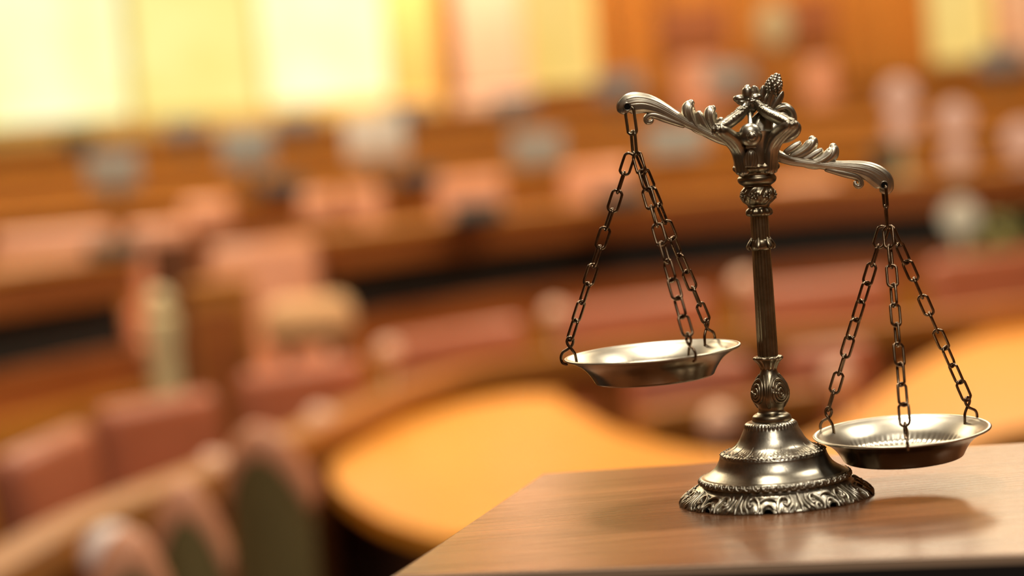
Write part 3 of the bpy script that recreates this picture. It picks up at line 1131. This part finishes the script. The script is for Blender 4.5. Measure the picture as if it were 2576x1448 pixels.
row_desk(DP, 1.62, 0.0, 'orange wooden desk row carrying the nearer line of grey monitors')
row_desk(EP, 1.93, 0.0, 'orange wooden desk row below the windows carrying the farther monitors')
row_desk(FP, 2.16, 0.0, 'farthest orange wooden parapet along the back wall', 'orange_wood')


# --- armchairs
def make_armchair(leather='pink'):
    M['leather'] = M[leather]
    r = empty('armchair')
    m = MB(); m.rbox((0, 0.05, 0.42), (0.62, 0.56, 0.16), 0.05, 4); m.build('seat', M['leather'], r)
    m = MB(); m.rbox((0, 0.34, 0.74), (0.80, 0.17, 0.56), 0.07, 5, Matrix.Rotation(R(-8), 3, 'X')); m.build('backrest', M['leather'], r)
    for s_ in (-1, 1):
        m = MB(); m.rbox((s_ * 0.37, 0.06, 0.52), (0.10, 0.52, 0.22), 0.045, 4); m.build('armrest', M['leather'], r)
    m = MB(); m.lathe(Vector((0, 0.05, 0)), (0, 0, 1), [(0.03, 0.28), (0.06, 0.26), (0.08, 0.05), (0.34, 0.04)], 20); m.build('pedestal', M['black'], r)
    return r


protos = {'pink': [make_armchair(), False], 'light_pink': [make_armchair('light_pink'), False]}


def place_chair(loc, yaw, width, label, group, cat='armchair', zs=1.0, kind='pink', ys=1.0):
    pr = protos[kind]
    o = pr[0] if not pr[1] else copy_tree(pr[0])
    pr[1] = True
    o.location = loc
    o.rotation_euler = (0, 0, yaw)
    o.scale = (width / 0.84, ys, zs)
    tag(o, label, cat, group)
    return o


rowB = [((-30, 1150), (190, 1058), 'pink leather armchair at the left edge of the front seat row'),
        ((212, 1030), (528, 972), 'second pink leather armchair from the left in the front seat row'),
        ((575, 940), (905, 890), 'pink leather armchair above the dark gap, third from the left in the front row'),
        ((945, 850), (1315, 795), 'pink leather armchair in the middle of the front row, left of the raised pan chains'),
        ((1375, 772), (1800, 728), 'pink leather armchair in the front row seen between the raised pan and the column'),
        ((1850, 722), (2250, 685), 'pink leather armchair in the front row seen between the column and the right chains'),
        ((2305, 655), (2720, 610), 'pink leather armchair at the right edge of the front seat row')]
ZB = 1.02
for (pa, pb, lab) in rowB:
    a, b_ = at_z(*pa, ZB), at_z(*pb, ZB)
    d = b_ - a
    yaw = math.atan2(d.y, d.x)
    c = (a + b_) / 2
    nrm = Vector((-math.sin(yaw), math.cos(yaw), 0))
    c0 = c - nrm * 0.30
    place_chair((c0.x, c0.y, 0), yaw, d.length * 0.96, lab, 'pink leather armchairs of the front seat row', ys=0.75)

for pa, pb, lab in (((1565, 915), (1890, 888), 'dark pink armchair below the raised pan, inside the curve of the honey table'),
                    ((1960, 872), (2190, 850), 'dark pink armchair between column and right chains, inside the honey table curve')):
    a, b_ = at_z(*pa, 0.93), at_z(*pb, 0.93)
    d = b_ - a
    yaw = math.atan2(d.y, d.x)
    c0 = (a + b_) / 2 - Vector((-math.sin(yaw), math.cos(yaw), 0)) * 0.28
    place_chair((c0.x, c0.y, 0), yaw, d.length, lab, 'dark pink armchairs inside the table curve', zs=0.91, ys=0.7)

# front-row rail desk before the armchairs
RZ = 0.87
RB = smooth_path(zpath([(-300, 1585), (0, 1428), (200, 1313), (400, 1230), (570, 1166), (700, 1112), (830, 1058), (1000, 984), (1200, 922), (1400, 888), (1800, 838), (2200, 812), (2576, 762), (2800, 740)], RZ))
rail = empty('curved_desk', (RB[0].x, RB[0].y, 0))
tag(rail, 'narrow orange wooden rail desk curving in front of the front row of pink armchairs', 'desk')
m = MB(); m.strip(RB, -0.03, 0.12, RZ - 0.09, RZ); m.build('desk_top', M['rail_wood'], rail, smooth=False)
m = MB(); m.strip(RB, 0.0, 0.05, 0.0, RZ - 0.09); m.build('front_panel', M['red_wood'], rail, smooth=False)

RI = smooth_path(zpath([(1625, 1042), (1720, 1026), (1900, 1000), (2070, 976)], 0.82))
inner_rail = empty('curved_desk', (RI[0].x, RI[0].y, 0))
tag(inner_rail, 'short orange-brown rail desk inside the curve of the honey table, below the raised pan', 'desk')
m = MB(); m.strip(RI, -0.03, 0.10, 0.74, 0.82); m.build('desk_top', M['rail_wood'], inner_rail, smooth=False)
m = MB(); m.strip(RI, 0.0, 0.04, 0.0, 0.74); m.build('front_panel', M['red_wood'], inner_rail, smooth=False)

def yon(path, x):
    for a, b_ in zip(path, path[1:]):
        if a.x <= x <= b_.x:
            return a.y + (b_.y - a.y) * (x - a.x) / (b_.x - a.x)
    return path[-1].y


# pale balls on stems, added to give the highlights by the rail a shape
def glint(px, py, zz, r_, label, dpt=None, mm='pink_highlight', grp='pale balls standing in for highlights along the front rail'):
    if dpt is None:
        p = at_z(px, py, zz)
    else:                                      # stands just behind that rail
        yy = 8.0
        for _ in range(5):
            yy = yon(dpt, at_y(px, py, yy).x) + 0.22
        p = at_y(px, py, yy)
    root = empty('glint_post', (p.x, p.y, 0))
    tag(root, label, 'glint', grp)
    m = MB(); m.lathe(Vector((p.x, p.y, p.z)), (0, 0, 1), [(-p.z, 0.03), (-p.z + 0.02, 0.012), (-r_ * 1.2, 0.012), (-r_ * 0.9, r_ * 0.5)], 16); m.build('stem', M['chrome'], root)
    m = MB(); m.ball(p, r_); m.build('glint_ball', M[mm], root)
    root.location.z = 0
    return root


# --- crescent table
OUT = [(1420, 990), (1290, 992), (1150, 1018), (1000, 1066), (905, 1118), (846, 1160), (834, 1190), (862, 1235), (940, 1290), (1040, 1330), (1150, 1352), (1320, 1352), (1560, 1330), (1900, 1300),
       (2200, 1230), (2440, 1120), (2560, 1080), (2800, 1040)]
INN = [(2800, 760), (2576, 810), (2400, 872), (2290, 930), (2180, 1010), (2080, 1080), (1950, 1130), (1800, 1140), (1620, 1105), (1520, 1068), (1400, 1000)]
TZ = 0.76
outw = smooth_path(zpath(OUT, TZ), 5)
innw = smooth_path(zpath(INN, TZ), 5)
tbl = empty('crescent_table', (outw[20].x, outw[20].y, 0))
tag(tbl, 'large honey coloured curved table in the middle of the chamber, behind the desk corner', 'table')
m = MB(); m.prism([(p.x, p.y) for p in outw + innw], TZ - 0.05, TZ); m.build('table_top', M['honey_wood'], tbl, smooth=False)
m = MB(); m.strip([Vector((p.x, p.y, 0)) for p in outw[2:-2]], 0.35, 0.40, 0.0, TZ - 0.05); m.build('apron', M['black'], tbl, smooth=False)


# --- olive backed chairs at the lower left
def make_side_chair():
    r = empty('side_chair')
    m = MB()
    rows_ = []
    for i in range(9):                             # curved shell back
        t = -1 + 2 * i / 8
        rows_.append(t)
    pts_ = [Vector((math.sin(t * 1.0) * 0.27, -0.30 + 0.10 * (1 - math.cos(t * 1.0)) * 2, 0)) for t in rows_]
    hgt = [0.80 + 0.20 * math.cos(t * 1.3) for t in rows_]
    G = []
    for p, h_ in zip(pts_, hgt):
        G.append([p + Vector((0, -0.035, 0.05)), p + Vector((0, 0.035, 0.05)), p + Vector((0, 0.05, h_ - 0.03)), p + Vector((0, 0.0, h_)), p + Vector((0, -0.035, h_ - 0.03))])
    m.grid(G, True, True, True)
    m.build('back_shell', M['olive'], r)
    m = MB()
    m.sweep([p + Vector((0, 0.01, h_ + 0.01)) for p, h_ in zip(pts_, hgt)], 0.055, None, (0, 0, 1), m=14, k=3)
    m.build('top_roll', M['light_pink'], r)
    m = MB(); m.rbox((0, 0.05, 0.42), (0.5, 0.5, 0.12), 0.05, 4); m.build('seat', M['pink'], r)
    m = MB(); m.lathe(Vector((0, 0.05, 0)), (0, 0, 1), [(0.01, 0.24), (0.04, 0.22), (0.06, 0.04), (0.36, 0.04)], 20); m.build('pedestal', M['black'], r)
    return r


sp = make_side_chair()
for i, (px, py, wd, yaw, lab) in enumerate(((690, 1150, 0.95, -0.25, 'olive backed chair with pale pink top roll beside the table tip'),
                                            (455, 1310, 0.93, 0.05, 'olive backed chair with pale top roll left of the larger olive chair'),
                                            (262, 1450, 0.92, 0.3, 'olive backed chair cut off by the bottom of the picture at lower left'))):
    o = sp if i == 0 else copy_tree(sp)
    p = at_z(px, py, 0.97)
    o.location = (p.x, p.y + 0.18, 0)
    o.rotation_euler = (0, 0, yaw)
    o.scale = ((0.50, 0.34, 0.34)[i], 0.6, 1)
    tag(o, lab, 'chair', 'olive backed chairs at the lower left')

# --- rear row armchairs (row behind the black banded desk and the rows above)
rear = [(150, 575, 330, 11.9, 'rear pink armchair at the left, above the dark green folder'),
        (415, 560, 165, 12.1, 'small rear pink armchair left of the aisle'),
        (676, 606, 296, 10.85, 'large light pink armchair in the aisle between the two black bands'),
        (1020, 572, 190, 12.4, 'rear pink armchair just right of the aisle, above the black band'),
        (1390, 525, 160, 12.85, 'rear pink armchair left of the raised pan chains, above the black band'),
        (1660, 500, 170, 13.15, 'rear pink armchair seen behind the raised pan chains'),
        (2020, 452, 200, 13.4, 'rear pink armchair just right of the column capital'),
        ]
for px, py, wpx, dep, lab in rear:
    p = at_y(px, py, dep)
    base = 0.35 if dep > 11 else 0.0
    hh = p.z - base
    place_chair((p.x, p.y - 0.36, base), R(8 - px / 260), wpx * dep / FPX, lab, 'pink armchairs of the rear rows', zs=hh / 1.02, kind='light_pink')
upper = [(540, 500, 120, 'upper pink armchair left of centre, over the aisle'), (815, 480, 92, 'left one of two close upper pink armchairs below the white monitor'),
         (925, 470, 92, 'right one of two close upper pink armchairs below the white monitor'),
         (1185, 440, 170, 'upper pink armchair above the dark green folder left of the scale'), (1500, 410, 170, 'upper pink armchair left of the hanging link')]
for px, py, wpx, lab in ((1760, 146, 120, 'pale pink armchair high at the back, above the left beam arm'),
                         (2068, 148, 80, 'small pale pink armchair high at the back, right of the pine cone')):
    p = at_y(px, py, 18.1)
    place_chair((p.x, p.y - 0.08, 1.05), 0.0, wpx * 18.1 / FPX, lab, 'pale pink armchairs below the back wall', zs=(p.z - 1.05) / 1.02, kind='light_pink', ys=0.7)
for px, py, wpx, lab in upper:
    dep = 14.2 + px / 2000
    fy = 12.6 + 0.0
    p = at_y(px, py, dep - 0.7)
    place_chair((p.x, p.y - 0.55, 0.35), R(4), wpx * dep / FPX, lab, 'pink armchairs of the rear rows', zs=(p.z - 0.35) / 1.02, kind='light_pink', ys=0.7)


# --- dark end panel and low barrier at the aisle
ea, eb = at_y(382, 612, 10.35), at_y(470, 604, 10.5)
m = MB(); m.prism(wall_between(Vector((ea.x, ea.y, 0)), Vector((eb.x, eb.y, 0)), 0, 0, 0.06), 0.0, ea.z)
tag(m.build('end_panel', M['dark_wood'], None, smooth=False), 'tall dark wooden end panel at the left side of the aisle behind the pale post', 'panel')
ea, eb = at_y(478, 580, 11.7), at_y(905, 530, 11.7)
ea.z = eb.z = (ea.z + eb.z) / 2
m = MB(); m.prism(wall_between(Vector((ea.x, ea.y, 0)), Vector((eb.x, eb.y + 0.1, 0)), 0, 0, 0.05), 0.0, ea.z)
tag(m.build('aisle_barrier', M['red_wood'], None, smooth=False), 'low dark red wooden barrier across the aisle behind the large light pink armchair', 'barrier')

# --- monitors
def monitor(px, py, wpx, hpx, dep, desk_z, label, mm='grey_blue', scr=None, yaw=0.0):
    p = at_y(px, py, dep)
    W_, H_ = wpx * dep / FPX, hpx * dep / FPX
    r = empty('monitor', (p.x, p.y, desk_z))
    tag(r, label, 'monitor', 'monitors on the wooden desk rows')
    q = Matrix.Rotation(yaw, 3, 'Z')
    m = MB(); m.rbox(p, (W_, 0.05, H_), 0.012, 2, q); m.build('screen_housing', M[mm], r)
    zb = p.z - H_ / 2
    m = MB(); m.rbox((p.x, p.y + 0.03, desk_z + 0.005 + max(zb - desk_z, 0.02) / 2), (0.05, 0.03, max(zb - desk_z, 0.02)), 0.006, 1); m.build('stand', M['plastic_dark'], r)
    m = MB(); m.rbox((p.x, p.y + 0.02, desk_z + 0.008), (W_ * 0.5, 0.16, 0.014), 0.004, 1); m.build('stand_foot', M['plastic_dark'], r)
    return r


M['mon_pale'] = mat('pale_grey_plastic', (0.66, 0.64, 0.60), 0.4)
M['mon_mid'] = mat('silver_grey_plastic', (0.30, 0.325, 0.325), 0.4)


for px, py, wp, hp, row, mm, lab in (
        (285, 430, 130, 90, 'D', 'mon_mid', 'grey monitor on the nearer row at far left, under the first window'),
        (620, 375, 130, 100, 'D', 'mon_mid', 'grey monitor on the nearer row below the second window'),
        (945, 345, 150, 110, 'D', 'mon_pale', 'brightest white monitor, below the third window'),
        (1350, 375, 130, 80, 'D', 'mon_mid', 'grey monitor on the nearer row, left of the raised pan chains'),
        (1700, 355, 150, 80, 'D', 'mon_mid', 'grey monitor behind the left beam arm'),
        (195, 350, 90, 36, 'E', 'plastic_dark', 'dark low monitor on the farther row at far left'),
        (465, 322, 100, 40, 'E', 'grey_blue', 'blue-grey monitor on the farther row below the second window'),
        (745, 303, 110, 40, 'E', 'grey_blue', 'blue-grey monitor on the farther row left of the white monitor'),
        (1025, 272, 110, 36, 'E', 'grey_blue', 'blue-grey monitor on the farther row right of the white monitor'),
        (1290, 262, 110, 50, 'E', 'grey_blue', 'blue-grey monitor on the farther row below the pink pillar'),
        (1555, 215, 120, 60, 'E', 'grey_blue', 'blue-grey monitor on the farther row above the left beam end'),
        (1830, 195, 120, 60, 'E', 'mon_mid', 'grey monitor on the farther row left of the pine cone'),
        (2240, 400, 90, 80, 'C', 'plastic_dark', 'dark monitor behind the right end of the beam'),
        (2520, 150, 120, 60, 'E', 'grey_blue', 'blue-grey monitor at the right edge of the picture')):
    path = {'D': DP, 'E': EP, 'C': TC2}[row]
    dep = (14.2 if row == 'D' else 17.2)
    for _ in range(4):
        dep = yon(path, at_y(px, py, dep).x) + (0.25 if row != 'C' else 0.40)
    monitor(px, py, wp, hp, dep, {'D': 1.62, 'E': 1.93, 'C': 1.42}[row], lab, mm)


# --- dark folders on the black banded desks
def folder(px, py, wpx, hpx, dep, desk_z, label):
    p = at_y(px, py, dep)
    W_, H_ = wpx * dep / FPX, hpx * dep / FPX
    r = empty('laptop', (p.x, p.y, desk_z))
    tag(r, label, 'laptop', 'dark green-black laptops on the wooden desks')
    m = MB(); m.rbox((p.x, p.y, p.z), (W_, 0.03, H_), 0.01, 2, Matrix.Rotation(R(-14), 3, 'X')); m.build('lid', M['plastic_dark'], r)
    m = MB(); m.rbox((p.x, p.y + 0.14, desk_z + 0.012), (W_, 0.24, 0.02), 0.006, 1); m.build('laptop_base', M['plastic_dark'], r)
    return r


for px, py, wp, hp, dep, dz_, lab in (
        (288, 625, 140, 44, 10.15, 1.42, 'dark green laptop on the left desk beside the aisle'),
        (1200, 530, 130, 44, 11.42, 1.42, 'dark green laptop on the black banded desk below the upper pink armchair'),
        (1560, 494, 130, 42, 11.85, 1.42, 'dark green laptop on the black banded desk behind the raised pan chains'),
        (712, 465, 110, 40, 13.85, 1.62, 'dark laptop on the nearer orange row right of the grey monitor'),
        (1052, 442, 110, 34, 14.15, 1.62, 'dark laptop on the nearer orange row right of the white monitor')):
    folder(px, py, wp, hp, dep, dz_, lab)

# --- stool and low cabinet in the aisle
st_ = at_y(772, 748, 9.75)
r_ = empty('stool', (st_.x, st_.y, 0))
tag(r_, 'tall stool with thick pale cream cushion in front of the large light pink armchair', 'stool')
m = MB(); m.rbox((st_.x, st_.y, st_.z - 0.11), (0.40, 0.32, 0.22), 0.08, 4); m.build('cushion', mat('cream_cushion', (0.74, 0.42, 0.20), 0.6), r_)
for sx_ in (-1, 1):
    for sy_ in (-1, 1):
        m = MB(); m.rbox((st_.x + sx_ * 0.11, st_.y + sy_ * 0.11, (st_.z - 0.21) / 2), (0.03, 0.03, st_.z - 0.21), 0.004, 1); m.build('leg', M['dark_wood'], r_, smooth=False)
cb_ = at_y(552, 705, 10.0)
r_ = empty('cabinet', (cb_.x, cb_.y, 0))
tag(r_, 'low orange-brown wooden cabinet in the aisle, right of the dark end panel', 'cabinet')
m = MB(); m.rbox((cb_.x, cb_.y, (cb_.z - 0.03) / 2), (0.27, 0.26, cb_.z - 0.03), 0.006, 1); m.build('cabinet_body', M['rail_wood'], r_, smooth=False)
m = MB(); m.rbox((cb_.x, cb_.y, cb_.z - 0.015), (0.30, 0.29, 0.03), 0.006, 1); m.build('cabinet_top', M['orange_wood'], r_, smooth=False)
m = MB(); m.rbox((cb_.x, cb_.y - 0.135, cb_.z * 0.5), (0.22, 0.012, cb_.z * 0.8), 0.004, 1); m.build('door', M['red_wood'], r_, smooth=False)

# --- aisle post
pp_ = at_y(400, 760, 9.3)
ph_ = pp_.z
post = empty('newel_post', (pp_.x, pp_.y, 0))
tag(post, 'pale brass post at the left side of the aisle', 'post')
m = MB(); m.lathe(Vector((pp_.x, pp_.y, 0)), (0, 0, 1), [(0, 0.09), (0.05, 0.09), (0.08, 0.065), (ph_ - 0.18, 0.06), (ph_ - 0.12, 0.075), (ph_ - 0.06, 0.07), (ph_ - 0.03, 0.03)], 24); m.build('shaft', M['cream'], post)
m = MB(); m.ball((pp_.x, pp_.y, ph_), 0.06); m.build('cap_ball', M['cream'], post)

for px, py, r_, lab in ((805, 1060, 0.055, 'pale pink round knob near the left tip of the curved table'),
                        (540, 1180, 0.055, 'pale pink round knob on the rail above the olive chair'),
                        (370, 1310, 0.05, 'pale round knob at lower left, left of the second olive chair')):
    glint(px, py, 0.80, r_, lab, dpt=RB)
glint(462, 1268, 0.82, 0.062, 'pale lilac round knob beside the rail, above the smaller olive chair', mm='lilac')
glint(285, 1400, 0.80, 0.085, 'largest whitish knob near the bottom edge at lower left', mm='lilac')
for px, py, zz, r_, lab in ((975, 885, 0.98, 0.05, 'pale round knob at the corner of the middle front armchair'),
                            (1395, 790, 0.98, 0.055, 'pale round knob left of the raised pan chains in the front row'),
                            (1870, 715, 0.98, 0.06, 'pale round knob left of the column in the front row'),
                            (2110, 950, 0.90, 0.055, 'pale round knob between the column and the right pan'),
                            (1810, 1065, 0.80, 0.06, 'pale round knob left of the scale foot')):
    glint(px, py, zz, r_, lab, dpt=RB if zz > 0.95 else None)


# --- glowing globes on stems at the right
M['globe'] = emitter('frosted_pink_glass', (0.95, 0.50, 0.32), 0.62)
M['globe_pale'] = emitter('frosted_pale_glass', (0.82, 0.64, 0.40), 0.6)
for px, py, sep, mm, lab in ((2262, 240, 80, 'globe', 'stacked twin glowing globes, leftmost of the right-hand globes'),
                             (2402, 300, 92, 'globe', 'stacked twin glowing globes between the two other pink pairs'),
                             (2570, 350, 90, 'globe', 'stacked twin glowing globes cut by the right edge of the picture'),
                             (2415, 545, 0, 'globe_pale', 'single pale greenish glowing globe right of the right-hand chains')):
    base = 1.42 if sep else 0.0
    dep = 12.0
    if sep:
        for _ in range(4):
            dep = yon(TC2, at_y(px, py, dep).x) + 0.10
    else:
        dep = 11.9
    p = at_y(px, py, dep)
    lr = empty('glowing_globe', (p.x, p.y, base))
    tag(lr, lab, 'lamp', 'glowing globes at the right' if sep else None)
    rr = 0.1
    m = MB(); m.ball(p, rr, nu=20, nv=14); m.build('globe', M[mm], lr)
    p2 = p
    if sep:
        p2 = at_y(px - 2, py + sep, dep)
        m = MB(); m.ball((p.x, p.y, p2.z), rr * 0.85, nu=20, nv=14); m.build('globe', M[mm], lr)
    m = MB(); m.lathe(Vector((p.x, p.y, 0)), (0, 0, 1), [(base, 0.07), (base + 0.02, 0.065), (base + 0.03, 0.02), (p.z - 0.03, 0.018)], 16); m.build('globe_stem', M['cream'], lr)

# round wall lamp between the dark red panels
wl_ = at_y(1948, 62, YB - 0.16)
r_ = empty('wall_lamp', (wl_.x, YB, wl_.z))
tag(r_, 'pale round wall lamp between the two dark red wall panels', 'wall lamp')
m = MB(); m.ball(wl_, 0.15, 0.12, 0.2, nu=20, nv=14); m.build('lamp_shade', emitter('cream_glass', (0.85, 0.55, 0.22), 0.55), r_)
m = MB(); m.rbox((wl_.x, YB - 0.03, wl_.z), (0.1, 0.07, 0.16), 0.01); m.build('wall_plate', M['cream'], r_)

# leafy plant behind the pale globe
M['leaf'] = mat('olive_green_leaf', (0.20, 0.19, 0.035), 0.5, color2=(0.30, 0.27, 0.06), noise_scale=8)
M['pot'] = mat('clay_pot', (0.30, 0.13, 0.05), 0.6)
pl = at_y(2508, 610, 11.85)
pr_ = empty('potted_plant', (pl.x, pl.y, 0))
tag(pr_, 'olive green leafy potted plant beside the pale glowing globe at the right', 'plant')
m = MB(); m.lathe(Vector((pl.x, pl.y, 0)), (0, 0, 1), [(0, 0.07), (0.02, 0.075), (0.24, 0.10), (0.26, 0.115), (0.29, 0.115), (0.29, 0.09), (0.26, 0.085)], 24); m.build('pot', M['pot'], pr_)
m = MB()
random.seed(11)
for i in range(70):
    a = random.uniform(0, 2 * PI)
    rr_ = random.uniform(0.03, 0.16)
    zt = random.uniform(0.75, pl.z + 0.14)
    p0 = Vector((pl.x + math.cos(a) * 0.03, pl.y + math.sin(a) * 0.03, 0.28))
    p2 = Vector((pl.x + math.cos(a) * rr_, pl.y + math.sin(a) * rr_, zt))
    p1 = p0.lerp(p2, 0.6) + Vector((0, 0, 0.08))
    p3 = p2 + Vector((math.cos(a) * 0.07, math.sin(a) * 0.07, -0.02))
    m.sweep([p0, p1, p2, p3], [0.003, 0.008, 0.028, 0.004], [0.002, 0.003, 0.004, 0.002], (math.cos(a) * 0.5, math.sin(a) * 0.5, 1), m=8, k=3)
m.build('foliage', M['leaf'], pr_)
